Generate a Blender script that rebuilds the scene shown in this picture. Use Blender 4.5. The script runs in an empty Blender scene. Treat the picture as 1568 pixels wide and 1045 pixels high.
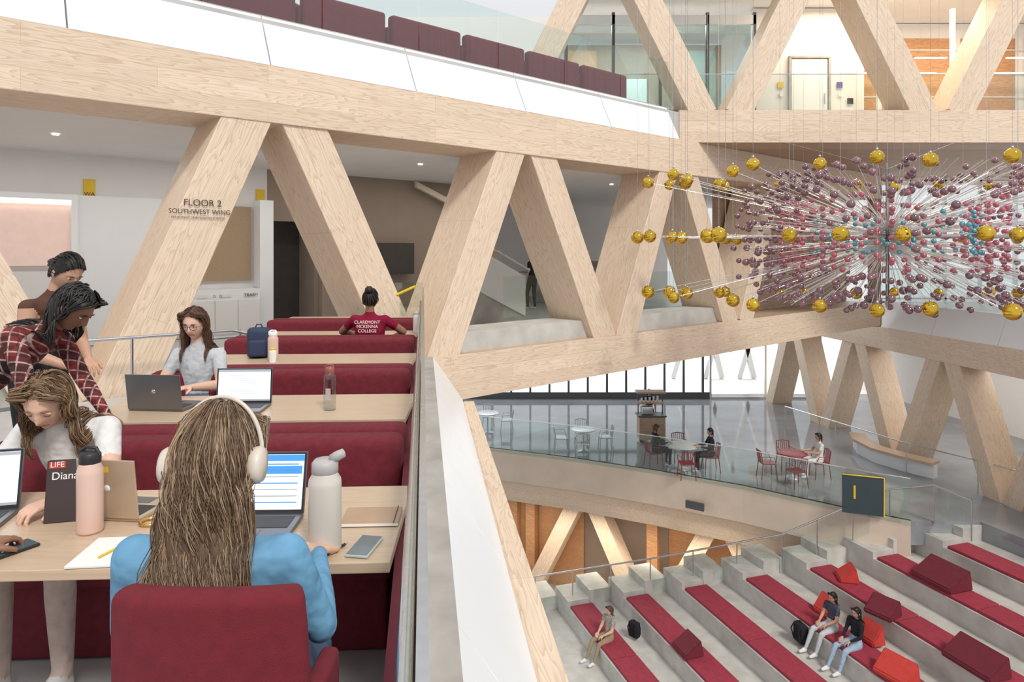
import bpy,bmesh,math,random
import numpy as np
from mathutils import Vector as V, Matrix, Euler
random.seed(4); rng=np.random.RandomState(4)
S=bpy.context.scene; COL=S.collection
PI=math.pi
# ---------------------------------------------------------------- materials
M={}
def mat(name,c,r=.6,m=0.,var=.06,sc=8.,bump=0.,bsc=60.,st=(1,1,1),em=0.,spec=.5,coat=0.,dark=None,bd=.01):
    if name in M: return M[name]
    t=bpy.data.materials.new(name); t.use_nodes=True; N=t.node_tree.nodes; L=t.node_tree.links
    b=N['Principled BSDF']; b.inputs['Roughness'].default_value=r; b.inputs['Metallic'].default_value=m
    b.inputs['Specular IOR Level'].default_value=spec; b.inputs['Coat Weight'].default_value=coat
    tc=N.new('ShaderNodeTexCoord'); mp=N.new('ShaderNodeMapping'); L.new(tc.outputs['Object'],mp.inputs[0])
    mp.inputs['Scale'].default_value=st
    nz=N.new('ShaderNodeTexNoise'); nz.inputs['Scale'].default_value=sc; nz.inputs['Detail'].default_value=5
    L.new(mp.outputs[0],nz.inputs['Vector'])
    cr=N.new('ShaderNodeValToRGB'); e=cr.color_ramp.elements
    e[0].position=.3; e[1].position=.7
    d=dark or [x*(1-var) for x in c]
    e[0].color=(*d,1); e[1].color=(*[min(1,x*(1+var)) for x in c],1)
    L.new(nz.outputs[0],cr.inputs[0]); L.new(cr.outputs[0],b.inputs['Base Color'])
    if em>0:
        L.new(cr.outputs[0],b.inputs['Emission Color']); b.inputs['Emission Strength'].default_value=em
    if bump>0:
        n2=N.new('ShaderNodeTexNoise'); n2.inputs['Scale'].default_value=bsc; L.new(mp.outputs[0],n2.inputs['Vector'])
        bp=N.new('ShaderNodeBump'); bp.inputs['Strength'].default_value=bump; bp.inputs['Distance'].default_value=bd
        L.new(n2.outputs[0],bp.inputs['Height']); L.new(bp.outputs[0],b.inputs['Normal'])
    M[name]=t; return t
def cloth(name,c,var=.08): return mat(name,c,.85,var=var,sc=25,bump=.55,bsc=11,bd=.05,spec=.2)
def glassmat(name,tint=(.93,.97,.96),amt=.55,base=.05):
    t=bpy.data.materials.new(name); t.use_nodes=True; N=t.node_tree.nodes; L=t.node_tree.links; N.clear()
    o=N.new('ShaderNodeOutputMaterial'); tr=N.new('ShaderNodeBsdfTransparent'); gl=N.new('ShaderNodeBsdfGlossy'); mx=N.new('ShaderNodeMixShader')
    lw=N.new('ShaderNodeLayerWeight'); lw.inputs[0].default_value=.5; pw=N.new('ShaderNodeMath'); pw.operation='POWER'; pw.inputs[1].default_value=4.5; L.new(lw.outputs['Facing'],pw.inputs[0])
    ma=N.new('ShaderNodeMath'); ma.operation='MULTIPLY_ADD'; ma.inputs[1].default_value=amt; ma.inputs[2].default_value=base; L.new(pw.outputs[0],ma.inputs[0])
    tr.inputs[0].default_value=(*tint,1); gl.inputs['Roughness'].default_value=.02
    L.new(ma.outputs[0],mx.inputs[0]); L.new(tr.outputs[0],mx.inputs[1]); L.new(gl.outputs[0],mx.inputs[2]); L.new(mx.outputs[0],o.inputs[0])
    M[name]=t; return t
def woodmat(name,c1,c2,c3,r=.55):
    t=bpy.data.materials.new(name); t.use_nodes=True; N=t.node_tree.nodes; L=t.node_tree.links
    b=N['Principled BSDF']; b.inputs['Roughness'].default_value=r
    tc=N.new('ShaderNodeTexCoord'); mp=N.new('ShaderNodeMapping'); L.new(tc.outputs['Object'],mp.inputs[0]); mp.inputs['Scale'].default_value=(.30,3.2,3.2)
    nz=N.new('ShaderNodeTexNoise'); nz.inputs['Scale'].default_value=1.5; nz.inputs['Detail'].default_value=3; L.new(mp.outputs[0],nz.inputs[0])
    ml=N.new('ShaderNodeMath'); ml.operation='MULTIPLY'; ml.inputs[1].default_value=19; L.new(nz.outputs[0],ml.inputs[0])
    fr=N.new('ShaderNodeMath'); fr.operation='FRACT'; L.new(ml.outputs[0],fr.inputs[0])
    cr=N.new('ShaderNodeValToRGB'); e=cr.color_ramp.elements; e[0].color=(*c1,1); e[1].color=(*c3,1); e[1].position=.97
    x=cr.color_ramp.elements.new(.6); x.color=(*c2,1); x=cr.color_ramp.elements.new(.02); x.color=(*c1,1)
    L.new(fr.outputs[0],cr.inputs[0])
    n2=N.new('ShaderNodeTexNoise'); n2.inputs['Scale'].default_value=1.; n2.inputs['Detail'].default_value=4
    m2=N.new('ShaderNodeMapping'); m2.inputs['Scale'].default_value=(1.5,70,70); L.new(tc.outputs['Object'],m2.inputs[0]); L.new(m2.outputs[0],n2.inputs[0])
    r2=N.new('ShaderNodeMapRange'); r2.inputs[3].default_value=.87; r2.inputs[4].default_value=1.11; L.new(n2.outputs[0],r2.inputs[0])
    bk=N.new('ShaderNodeTexBrick'); bk.offset=.5; bk.inputs['Scale'].default_value=1; bk.inputs['Color1'].default_value=(1,1,1,1); bk.inputs['Color2'].default_value=(.91,.90,.885,1); bk.inputs['Mortar'].default_value=(.70,.65,.60,1)
    bk.inputs['Mortar Size'].default_value=.0022; bk.inputs['Brick Width'].default_value=2.7; bk.inputs['Row Height'].default_value=.25
    m3=N.new('ShaderNodeMapping'); m3.inputs['Rotation'].default_value=(PI/2,0,0); m3.inputs['Location'].default_value=(.4,.125,0); L.new(tc.outputs['Object'],m3.inputs[0]); L.new(m3.outputs[0],bk.inputs['Vector'])
    mm=N.new('ShaderNodeVectorMath'); mm.operation='SCALE'; L.new(cr.outputs[0],mm.inputs[0]); L.new(r2.outputs[0],mm.inputs['Scale'])
    m4=N.new('ShaderNodeVectorMath'); m4.operation='MULTIPLY'; L.new(mm.outputs[0],m4.inputs[0]); L.new(bk.outputs[0],m4.inputs[1])
    L.new(m4.outputs[0],b.inputs['Base Color']); M[name]=t; return t
WOOD=woodmat('fir_glulam',(.79,.645,.505),(.755,.605,.465),(.635,.475,.345))
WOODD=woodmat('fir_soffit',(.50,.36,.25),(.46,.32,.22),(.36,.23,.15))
ORNG=woodmat('oak_warm',(.60,.33,.17),(.54,.29,.14),(.42,.21,.09))
MAPLE=woodmat('maple_table',(.60,.455,.325),(.59,.445,.315),(.56,.415,.29),.32)
WHITE=mat('white_panel',(.84,.86,.885),.35,var=.015,sc=2)
WALL=mat('white_plaster',(.78,.77,.76),.8,var=.02,sc=2)
CONC=mat('concrete_cast',(.42,.40,.37),.7,var=.18,sc=3,bump=.15,bsc=20)
CONL=mat('concrete_light',(.52,.505,.475),.6,var=.15,sc=2.5,bump=.1,bsc=15)
FLOORM=mat('polished_concrete',(.245,.26,.28),.06,var=.20,sc=.7,spec=1.)
TFLOOR=mat('terrace_concrete',(.50,.50,.50),.3,var=.12,sc=1.2)
RED=mat('booth_upholstery',(.150,.010,.020),.85,var=.2,sc=30,bump=.3,bsc=500)
REDC=mat('chair_upholstery',(.165,.010,.020),.9,var=.12,sc=30,bump=.4,bsc=450)
REDT=mat('bench_cushion_fabric',(.31,.030,.056),.85,var=.14,sc=10,bump=.2,bsc=200)
REDB=mat('bright_red_fabric',(.52,.045,.035),.8,var=.1,sc=10)
REDM=mat('maroon_fabric',(.14,.013,.026),.85,var=.1,sc=10)
STEEL=mat('brushed_steel',(.62,.63,.64),.25,1.,var=.05,sc=40)
DKM=mat('dark_frame',(.10,.105,.11),.4,.3,var=.05)
BLACK=mat('matte_black',(.02,.02,.022),.5,var=.1)
YEL=mat('sign_yellow',(.75,.50,.02),.5,var=.05)
BEIGE=mat('beige_fascia',(.66,.55,.45),.6,var=.05,sc=2)
BROWN=mat('brown_wall',(.30,.235,.185),.7,var=.05,sc=2)
CORK=mat('pinboard',(.40,.29,.19),.9,var=.1,sc=60)
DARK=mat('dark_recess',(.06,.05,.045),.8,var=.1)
GLASS=glassmat('guard_glass',(.92,.97,.955),.65,.07); GLASSD=glassmat('room_glass',(.78,.86,.86),.5,.12); WGL=glassmat('window_glass',(.97,.98,.98),.4,.03)
PAPER=mat('paper_white',(.82,.80,.77),.7,var=.02)
INK=mat('ink',(.05,.04,.04),.6,var=.05)
# ---------------------------------------------------------------- helpers
def link(ob,parent=None):
    COL.objects.link(ob)
    if parent: ob.parent=parent
    return ob
def grp(name,loc=(0,0,0),rz=0,parent=None,sc=1):
    e=bpy.data.objects.new(name,None); e.empty_display_size=.2; e.location=loc; e.rotation_euler=(0,0,rz); e.scale=(sc,)*3
    return link(e,parent)
def meshob(name,vs,fs,m=None,parent=None,smooth=False):
    me=bpy.data.meshes.new(name); me.from_pydata([tuple(v) for v in vs],[],fs); me.update()
    if m: me.materials.append(m)
    if smooth: me.polygons.foreach_set('use_smooth',[True]*len(me.polygons))
    return link(bpy.data.objects.new(name,me),parent)
def bmob(name,bm,m,parent=None,smooth=False):
    me=bpy.data.meshes.new(name); bm.to_mesh(me); bm.free(); me.materials.append(m)
    if smooth: me.polygons.foreach_set('use_smooth',[True]*len(me.polygons))
    return link(bpy.data.objects.new(name,me),parent)
def box(name,c,s,m,parent=None,rz=0,bev=0,seg=3,rot=None):
    bm=bmesh.new(); bmesh.ops.create_cube(bm,size=1); bmesh.ops.scale(bm,vec=s,verts=bm.verts)
    if bev: bmesh.ops.bevel(bm,geom=bm.edges[:],offset=min(bev,min(s)*.49),segments=seg,profile=.6,affect='EDGES')
    ob=bmob(name,bm,m,parent,smooth=False)
    if bev>.015: ob.data.polygons.foreach_set('use_smooth',[True]*len(ob.data.polygons))
    ob.location=c; ob.rotation_euler=rot if rot else (0,0,rz); return ob
def poly(name,pts,z0,z1,m,parent=None):
    bm=bmesh.new(); f=bm.faces.new([bm.verts.new((p[0],p[1],z0)) for p in pts])
    r=bmesh.ops.extrude_face_region(bm,geom=[f]); bmesh.ops.translate(bm,vec=(0,0,z1-z0),verts=[g for g in r['geom'] if isinstance(g,bmesh.types.BMVert)])
    bmesh.ops.recalc_face_normals(bm,faces=bm.faces); return bmob(name,bm,m,parent)
def tube(name,pts,r,m,parent=None,cyc=False,res=3,smooth=False):
    cu=bpy.data.curves.new(name,'CURVE'); cu.dimensions='3D'; cu.bevel_depth=r; cu.bevel_resolution=res; cu.use_fill_caps=True
    if pts and not isinstance(pts[0][0],(list,tuple,V)): pts=[pts]
    for pl in pts:
        sp=cu.splines.new('POLY'); sp.points.add(len(pl)-1)
        for i,p in enumerate(pl): sp.points[i].co=(*p,1)
        sp.use_cyclic_u=cyc; sp.use_smooth=True
    cu.materials.append(m); return link(bpy.data.objects.new(name,cu),parent)
def lathe(name,prof,m,parent=None,loc=(0,0,0),seg=32):
    vs=[];fs=[];n=len(prof)
    for i in range(seg):
        a=2*PI*i/seg
        for r,z in prof: vs.append((max(r,1e-4)*math.cos(a),max(r,1e-4)*math.sin(a),z))
    for i in range(seg):
        for j in range(n-1):
            k=(i+1)%seg; fs.append((i*n+j,k*n+j,k*n+j+1,i*n+j+1))
    fs.append([i*n for i in range(seg)][::-1]); fs.append([i*n+n-1 for i in range(seg)])
    ob=meshob(name,vs,fs,m,parent,True); ob.location=loc
    for p in ob.data.polygons[-2:]: p.use_smooth=False
    return ob
def beam(name,p0,p1,w,d,n,m=WOOD,parent=None):
    p0=V(p0);p1=V(p1);n=V(n).normalized();x=(p1-p0);Ln=x.length;x.normalize();z=x.cross(n).normalized()
    bm=bmesh.new(); bmesh.ops.create_cube(bm,size=1); bmesh.ops.scale(bm,vec=(Ln,d,w),verts=bm.verts); bmesh.ops.translate(bm,vec=(0,d/2,0),verts=bm.verts)
    bmesh.ops.bevel(bm,geom=bm.edges[:],offset=.008,segments=1,affect='EDGES')
    ob=bmob(name,bm,m,parent); R=Matrix((x,n,z)).transposed().to_4x4(); ob.matrix_local=Matrix.Translation((p0+p1)/2)@R; return ob
def text(name,body,size,loc,rot,m,parent=None,al='CENTER',ex=.001):
    c=bpy.data.curves.new(name,'FONT'); c.body=body; c.size=size; c.align_x=al; c.extrude=ex; c.materials.append(m)
    o=bpy.data.objects.new(name,c); o.location=loc; o.rotation_euler=rot; return link(o,parent)
tx,ty=.7546,.6562; TA=math.atan2(ty,tx)
def T(s,n,z): return V((-1+tx*s-ty*n,11.1+ty*s+tx*n,z))
def tbox(name,s0,s1,n0,n1,z0,z1,m,parent=None,bev=0): return box(name,T((s0+s1)/2,(n0+n1)/2,(z0+z1)/2),(s1-s0,n1-n0,z1-z0),m,parent,TA,bev)
NT=(-ty,tx,0)
ax,ay=-.129,.9916; RA=math.atan2(ay,ax)
def R_(s,o,z): return V((ax*s+ay*o,ay*s-ax*o,z))
def extr(name,prof,s0,s1,m,parent=None):
    n=len(prof); vs=[(s0,-o,z) for o,z in prof]+[(s1,-o,z) for o,z in prof]
    fs=[tuple(range(n)),tuple(range(2*n-1,n-1,-1))]+[(i,i+n,(i+1)%n+n,(i+1)%n) for i in range(n)]
    ob=meshob(name,vs,fs,m,parent); ob.rotation_euler=(0,0,RA)
    bm=bmesh.new(); bm.from_mesh(ob.data); bmesh.ops.recalc_face_normals(bm,faces=bm.faces); bm.to_mesh(ob.data); bm.free(); return ob
# ---------------------------------------------------------------- people
def fib(n):
    o=[];g=PI*(3-math.sqrt(5))
    for i in range(n):
        z=1-2*(i+.5)/n; r=math.sqrt(1-z*z); o.append(V((r*math.cos(g*i),r*math.sin(g*i),z)))
    return o
SP=fib(70)
I3=Matrix.Identity(3)
def hull(bm,ells):
    vs=[]
    for c,r,R in ells:
        if not isinstance(r,tuple): r=(r,r,r)
        for p in SP: vs.append(bm.verts.new(V(c)+R@V((p.x*r[0],p.y*r[1],p.z*r[2]))))
    res=bmesh.ops.convex_hull(bm,input=vs,use_existing_faces=False)
    g={x for x in res['geom_interior']+res['geom_unused'] if isinstance(x,bmesh.types.BMVert)}
    bmesh.ops.delete(bm,geom=list(g),context='VERTS')
def remesh(bm,vox,it=5):
    bmesh.ops.recalc_face_normals(bm,faces=bm.faces)
    me=bpy.data.meshes.new('t'); bm.to_mesh(me); bm.free(); ob=bpy.data.objects.new('t',me); COL.objects.link(ob)
    a=ob.modifiers.new('r','REMESH'); a.mode='VOXEL'; a.voxel_size=vox; b=ob.modifiers.new('s','SMOOTH'); b.iterations=it; b.factor=.5
    dg=bpy.context.evaluated_depsgraph_get(); dg.update(); m2=bpy.data.meshes.new_from_object(ob.evaluated_get(dg))
    bpy.data.objects.remove(ob); m2.materials.clear(); m2.polygons.foreach_set('use_smooth',[True]*len(m2.polygons)); return m2
def fr(z,xh):
    z=V(z).normalized(); y=z.cross(V(xh)).normalized(); x=y.cross(z); return Matrix((x,y,z)).transposed()
SIT=dict(pelvis=(0,0,.55),waist=(0,0,.70),chest=(0,.0,.89),neck=(0,.0,1.04),head=(0,.03,1.21),f=(0,1,-.1),
 shL=(-.165,0,1.0),shR=(.165,0,1.0),elL=(-.22,.12,.77),elR=(.22,.12,.77),wrL=(-.14,.36,.78),wrR=(.14,.36,.78),
 hipL=(-.09,.03,.53),hipR=(.09,.03,.53),knL=(-.12,.44,.52),knR=(.12,.44,.52),anL=(-.12,.42,.09),anR=(.12,.42,.09))
STD=dict(pelvis=(0,0,.93),waist=(0,0,1.07),chest=(0,.0,1.25),neck=(0,.0,1.40),head=(0,.03,1.56),f=(0,1,-.1),
 shL=(-.17,0,1.355),shR=(.17,0,1.355),elL=(-.23,-.02,1.10),elR=(.23,-.02,1.10),wrL=(-.21,.12,.87),wrR=(.21,.12,.87),
 hipL=(-.09,0,.90),hipR=(.09,0,.90),knL=(-.10,.02,.48),knR=(.10,.02,.48),anL=(-.10,-.02,.08),anR=(.10,-.02,.08))
def thrz(y): return (-.28+1.22*(y-.1)) if y>.1 else (-.28+.55*(y-.1))
def facemesh(name,hc,Rh,skin,hairm,parent,detail,eyes=True,glasses=False,big=1.):
    bm=bmesh.new(); bmesh.ops.create_icosphere(bm,subdivisions=5 if detail else 4,radius=1)
    hm=[]
    G=lambda a,b:math.exp(-(a/b)**2)
    for v in bm.verts:
        x,y,z=v.co; mk=max(0,min(1,(z-thrz(y))/.10)); 
        X,Y,Z=x*.074,y*.094,z*.115
        if z<0:
            t=-z; X*=1-.36*t**1.6
            if y<0: Y*=1-.45*t
            else: Y*=1-.06*t
        if y>0: Y*=.95
        if y>.2:
            Y+=.020*G(X,.010)*G(Z+.030,.014)+.012*G(X,.008)*G(Z+.008,.018)
            Y-=.011*(G(X-.031,.015)+G(X+.031,.015))*G(Z-.004,.011)
            Y+=.004*G(Z-.024,.008)*G(X,.05)
            Y+=.007*G(X,.020)*G(Z+.058,.007)-.004*G(X,.022)*G(Z+.072,.005)+.010*G(X,.020)*G(Z+.095,.016)
            Y-=.0025*G(X,.02)*G(Z+.058,.0015)
        o=V((X,Y,Z)); o+=o.normalized()*.009*mk
        v.co=o; hm.append((mk,(X,Y,Z)))
    for f in bm.faces:
        mk=sum(hm[v.index][0] for v in f.verts)/3; c=f.calc_center_median()
        f.material_index=1 if mk>.5 else (2 if c.y>.05 and (c.x/.024)**2+((c.z+.058)/.008)**2<1 else 0); f.smooth=True
    me=bpy.data.meshes.new(name); bm.to_mesh(me); bm.free()
    LIP=mat('lips_'+skin.name,[skin['c'][0]*.75,skin['c'][1]*.45,skin['c'][2]*.45],.5)
    for m in (skin,hairm,LIP): me.materials.append(m)
    ob=link(bpy.data.objects.new(name,me),parent); MT=Matrix.Translation(hc)@Rh.to_4x4()@Matrix.Scale(big,4); ob.matrix_local=MT
    def loc(n,rad,pos,m,rot=None):
        b=bmesh.new(); bmesh.ops.create_uvsphere(b,u_segments=16,v_segments=10,radius=1); bmesh.ops.scale(b,vec=rad,verts=b.verts)
        o=bmob(n,b,m,ob,True); o.location=pos; 
        if rot:o.rotation_euler=rot
    EW=mat('eye_white',(.75,.73,.70),.3); IR=mat('eye_iris',(.06,.03,.02),.2)
    for sx in (-1,1):
        loc('ear',(.009,.018,.030),(sx*.076,-.006,-.012),skin,(0,sx*.15,0))
        if eyes:
            loc('eye',(.0125,.009,.0065),(sx*.031,.0745,.003),EW); loc('iris',(.0055,.004,.0055),(sx*.031,.0815,.003),IR)
            loc('eyelid',(.0145,.0085,.0035),(sx*.031,.0755,.009),skin)
        else:
            loc('closed_eyelid',(.0140,.009,.0075),(sx*.031,.0735,.003),skin); loc('eyelashes',(.0135,.004,.0014),(sx*.031,.0795,-.003),hairm)
        loc('brow',(.016,.004,.0028),(sx*.031,.0865,.022),hairm,(0,sx*.12,-sx*.22))
    if glasses:
        for sx in (-1,1):
            tube('glasses_rim',[(sx*.032+.024*math.cos(a),.094,.001+.019*math.sin(a)) for a in [i*PI/12 for i in range(24)]],.0017,BLACK,ob,True,1)
            tube('glasses_temple',[(sx*.056,.093,.005),(sx*.080,.06,.006),(sx*.083,-.01,.004)],.0015,BLACK,ob,res=1)
        tube('glasses_bridge',[(-.009,.095,.004),(0,.097,.007),(.009,.095,.004)],.0015,BLACK,ob,res=1)
    return ob
def hair(name,hc,Rh,cols,parent,mode,n,length,rad,wave,cols_c,tie=(0,-.9,.5),ch=1,cw=.11,fullness=.13,chr_=.007,frontfall=True):
    cu=bpy.data.curves.new(name,'CURVE'); cu.dimensions='3D'; cu.bevel_depth=1; cu.bevel_resolution=0
    for c in cols: cu.materials.append(c)
    hc=V(hc); hr=V((.074,.096,.115)); up=Rh@V((0,0,1)); back=Rh@V((0,-1,0)); right=Rh@V((1,0,0)); Ri=Rh.transposed()
    colls=[(V(c),V(r),R) for c,r,R in cols_c]; k=0
    while k<n:
        d=V(rng.normal(size=3)).normalized()
        if d.z<thrz(d.y)+.05: continue
        k+=1; lay=1.06+fullness*rng.rand()**1.3; er=hr*lay; pts=[]; nst=26
        if mode=='tie':
            tv=V(tie).normalized(); nst=10
            for i in range(11):
                q=d.lerp(tv,i/10); q.normalize(); pts.append(hc+Rh@V((q.x*er.x,q.y*er.y,q.z*er.z)))
        else:
            sg=1 if d.x>0 else -1
            p=hc+Rh@V((d.x*er.x,d.y*er.y,d.z*er.z)); front=d.y>.12 and frontfall
            if d.y>.15: vel=right*sg*1.1+back*.55+up*.05
            else: vel=right*max(-1,min(1,d.x*1.2))*.9+back*(.9 if d.z>.2 else .15)+up*.02
            st=length*(.78+.25*rng.rand())/nst; pts=[p.copy()]
            for i in range(nst):
                vel=vel*.70+V((0,0,-1))*.42; vel.normalize(); q=p+vel*st
                w=Ri@(q-hc); e=V((w.x/er.x,w.y/er.y,w.z/er.z)); el=e.length
                if el<1 or (w.z>-.055 and el>1.03):
                    if el<1e-4: e=V((0,-1,0))
                    e.normalize(); e*=1 if el<1 else 1.03; w=V((e.x*er.x,e.y*er.y,e.z*er.z))
                if w.y>.015 and w.z<.085 and w.z>-.17 and abs(w.x)<.080*lay: w.x=sg*.080*lay
                if w.y>.075 and w.z<.05: w.y=.075
                if not frontfall and w.z<-.02 and w.y>-.03: w.y-=.012
                q=hc+Rh@w
                for c,r,R in colls:
                    w=R.transposed()@(q-c); r2=r*(1+(lay-1.06)*.8); e=V((w.x/r2.x,w.y/r2.y,w.z/r2.z))
                    if e.length<1:
                        s_=math.sqrt(max(0,1-e.x**2-e.z**2)); w.y=r2.y*s_*(1 if front else -1); q=c+R@w
                lx=(q.x-hc.x); lim=cw*lay
                if hc.z-q.z>.07 and abs(lx)>lim: q.x=hc.x+math.copysign(abs(lx)*.6+lim*.4,lx)
                vel=(q-p)
                if vel.length<1e-5: vel=V((0,0,-1))
                vel.normalize(); p=q; pts.append(p.copy())
            az=math.atan2(d.x,-d.y); ph=az*4+d.z*3+rng.rand()*1.2
            for i,p in enumerate(pts):
                t=i/nst; a=wave*min(1,max(0,(t-.22)*2.2)); arg=t*length*36+ph
                pts[i]=p+V((a*math.sin(arg),-abs(a)*.7*(1+math.cos(arg)),0))
        for c_ in range(ch):
            off=V(rng.normal(size=3))*chr_ if ch>1 else V((0,0,0)); ph2=rng.rand()*6; cut=nst+1-(rng.randint(4) if ch>1 else 0)
            sp=cu.splines.new('POLY'); sp.points.add(cut-1)
            for i in range(cut):
                t=i/nst; p=pts[i]+off*(.35+.65*math.sin(PI*min(1,t*1.05)))+V((.0018*math.sin(t*14+ph2),0,0))*(ch>1)
                sp.points[i].co=(*p,1); sp.points[i].radius=rad*(1-.6*max(0,t-.5)*2)
            sp.material_index=rng.randint(len(cols)); sp.use_smooth=True
    return link(bpy.data.objects.new(name,cu),parent)
def hand(w,d,n,side,curl,skin,parent,vox,name='hand'):
    w=V(w);d=V(d).normalized();n=V(n);n=(n-d*n.dot(d)).normalized(); x=d.cross(n)*side; bm=bmesh.new(); I=I3
    hull(bm,[(w-d*.01,.021,I),(w+d*.03+x*.018,.014,I),(w+d*.03-x*.022,.014,I),(w+d*.082+x*.03,.0105,I),(w+d*.074-x*.032,.0095,I)])
    for i,(Ln,r) in enumerate(((.072,.0088),(.080,.009),(.074,.0086),(.058,.0076))):
        b=w+d*(.082-.003*abs(i-1))+x*(.030-.0205*i); a=curl*.5; p=b
        for j,fl in enumerate((.45,.32,.25)):
            q=p+(d*math.cos(a)+n*math.sin(a)+x*(.06*(1.2-i)))*Ln*fl; rr=r*(1-.1*j)
            hull(bm,[(p,rr,I),(q,rr*.92,I)]); p=q; a+=curl
    b=w+d*.022+x*.022; q=b+(d*.6+x*.7+n*.3).normalized()*.042; e=q+(d*.85+x*.25+n*.45).normalized()*.034
    hull(bm,[(b,.014,I),(q,.0105,I)]); hull(bm,[(q,.0102,I),(e,.0085,I)])
    me=remesh(bm,vox,2); me.materials.append(skin); return link(bpy.data.objects.new(name,me),parent)
def person(name,loc,yaw,base,ov,skin,top,pants,shoe,hairc,hmode='long',hn=120,hlen=.3,hrad=.004,wave=.0,sleeve='long',vox=.014,eyes=True,glasses=False,curl=.5,wide=1.,hbig=1.,detail=False,palm=(0,0,-1),tie=(0,-.9,.5),ch=1,cw=.11,fullness=.13,chr_=.007,sc=1,bun=.036,frontfall=True):
    E=grp(name,loc,yaw,sc=sc); J={k:V(v) for k,v in {**base,**ov}.items()}
    for s in 'LR':
        if 'to'+s not in J: J['to'+s]=J['an'+s]+V((0,.15,-.04))
    xs=(J['shR']-J['shL']).normalized(); spn=(J['neck']-J['pelvis']); Rt=fr(J['chest']-J['waist'],xs); Rp=fr(J['waist']-J['pelvis'],xs); Rn=fr(J['neck']-J['chest'],xs)
    bm=bmesh.new(); w=wide
    pel=(J['pelvis'],(.155*w,.115,.10),Rp); wa=(J['waist'],(.125*w,.092,.08),Rt); chs=(J['chest'],(.150*w,.108,.10),Rt); nk=(J['neck'],(.075*w,.055,.03),Rn); up=(J['neck']-spn.normalized()*.06,(.13*w,.075,.045),Rn)
    hull(bm,[pel,wa]); hull(bm,[wa,chs]); hull(bm,[chs,up]); hull(bm,[up,nk])
    hc=J['head']; f=J['f'].normalized(); rt=f.cross(V((0,0,1))); rt=(rt if rt.length>.05 else xs).normalized()
    if 'tilt' in J: rt=(rt+V((0,0,J['tilt'].x))).normalized()
    Rh=Matrix((rt,f,rt.cross(f))).transposed()
    hb=hc+Rh@V((0,-.025,-.06))
    hull(bm,[(J['neck'],.052,I3),(hb,.048,I3)])
    bones=[(J['pelvis'],J['waist'],.12,.11,1),(J['waist'],J['chest'],.11,.13,0),(J['chest'],J['neck']-spn.normalized()*.03,.13,.09,0),(J['neck']+V((0,0,.012)),hb,.055,.05,2)]
    for s in 'LR':
        sh,el,wr,hp,kn,an,to=[J[k+s] for k in('sh','el','wr','hip','kn','an','to')]
        hull(bm,[up,(sh,.052,I3)]); hull(bm,[(chs[0],(.12*w,.09,.07),Rt),(sh,.045,I3)])
        hull(bm,[(sh,.053,I3),(el,.041,I3)]); ml=el.lerp(wr,.3); hull(bm,[(el,.041,I3),(ml,.040,I3)]); hull(bm,[(ml,.040,I3),(wr,.025,I3)])
        hull(bm,[(hp,.095,I3),(hp.lerp(kn,.3),.085,I3)]); hull(bm,[(hp.lerp(kn,.3),.085,I3),(kn,.056,I3)]); hull(bm,[pel,(hp,.09,I3)])
        cf=kn.lerp(an,.3); hull(bm,[(kn,.054,I3),(cf,.054,I3)]); hull(bm,[(cf,.054,I3),(an,.036,I3)])
        hull(bm,[(an+V((0,0,-.035)),.040,I3),(to,.036,I3)]); hull(bm,[(an,.036,I3),(an.lerp(to,.5),.036,I3)])
        a=2 if sleeve=='none' else 0; b=0 if sleeve=='long' else 2
        bones+=[(up[0],sh,.07,.055,0),(sh,sh.lerp(el,.55),.055,.045,a),(sh.lerp(el,.6),el,.045,.042,b),(el,wr,.042,.026,b),(hp,kn,.09,.06,1),(kn,an,.055,.04,1),(an+V((0,0,-.03)),to,.045,.04,3)]
    me=remesh(bm,vox); n=len(me.polygons); C=np.empty(n*3); me.polygons.foreach_get('center',C); C=C.reshape(-1,3); best=np.full(n,9.); mi=np.zeros(n,dtype=np.int32)
    for A,B,ra,rb,m_ in bones:
        A=np.array(A);B=np.array(B); d=B-A; t=np.clip(((C-A)@d)/max(d@d,1e-9),0,1); D=np.linalg.norm(C-A-t[:,None]*d,axis=1)-(ra+(rb-ra)*t); k=D<best; best[k]=D[k]; mi[k]=m_
    for m_ in (top,pants,skin,shoe): me.materials.append(m_)
    me.polygons.foreach_set('material_index',mi); link(bpy.data.objects.new('body',me),E)
    facemesh('head',hc,Rh,skin,hairc[0],E,detail,eyes,glasses,hbig)
    colls=[(J['chest'],(.165*w,.122,.17),Rt),(J['neck']-V((0,0,.07)),(.20*w,.085,.075),Rt)]
    hair('hair',hc,Rh,hairc,E,hmode,hn,hlen,hrad,wave,colls,tie,ch,cw,fullness,chr_,frontfall)
    if hmode=='tie':
        tv=V(tie).normalized(); b=bmesh.new(); bmesh.ops.create_icosphere(b,subdivisions=3,radius=bun)
        for v in b.verts: v.co*=1+.10*math.sin(v.co.z*260+v.co.x*140)
        o=bmob('hair_bun',b,hairc[0],E,True); o.location=hc+Rh@V((tv.x*.09,tv.y*.118,tv.z*.14))
    hv=.0038 if detail else max(.0045,vox*.4)
    for s,sd in(('L',1),('R',-1)):
        el,wr=J['el'+s],J['wr'+s]; d=(wr-el).normalized()
        hand(wr,d,J.get('pn'+s,V(palm)),sd,curl,skin,E,hv,'hand_left' if s=='L' else 'hand_right')
    return E,J,Rh
def skinm(n,c):
    m=mat(n,c,.5,var=.05,sc=20); m['c']=c; return m
SK1=skinm('skin_fair',(.68,.43,.32)); SK2=skinm('skin_tan',(.52,.30,.20)); SK3=skinm('skin_brown',(.27,.135,.08))
def hm(n,c): return mat(n,c,.42,var=.30,sc=9,st=(1,1,.5),spec=.4)
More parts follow.
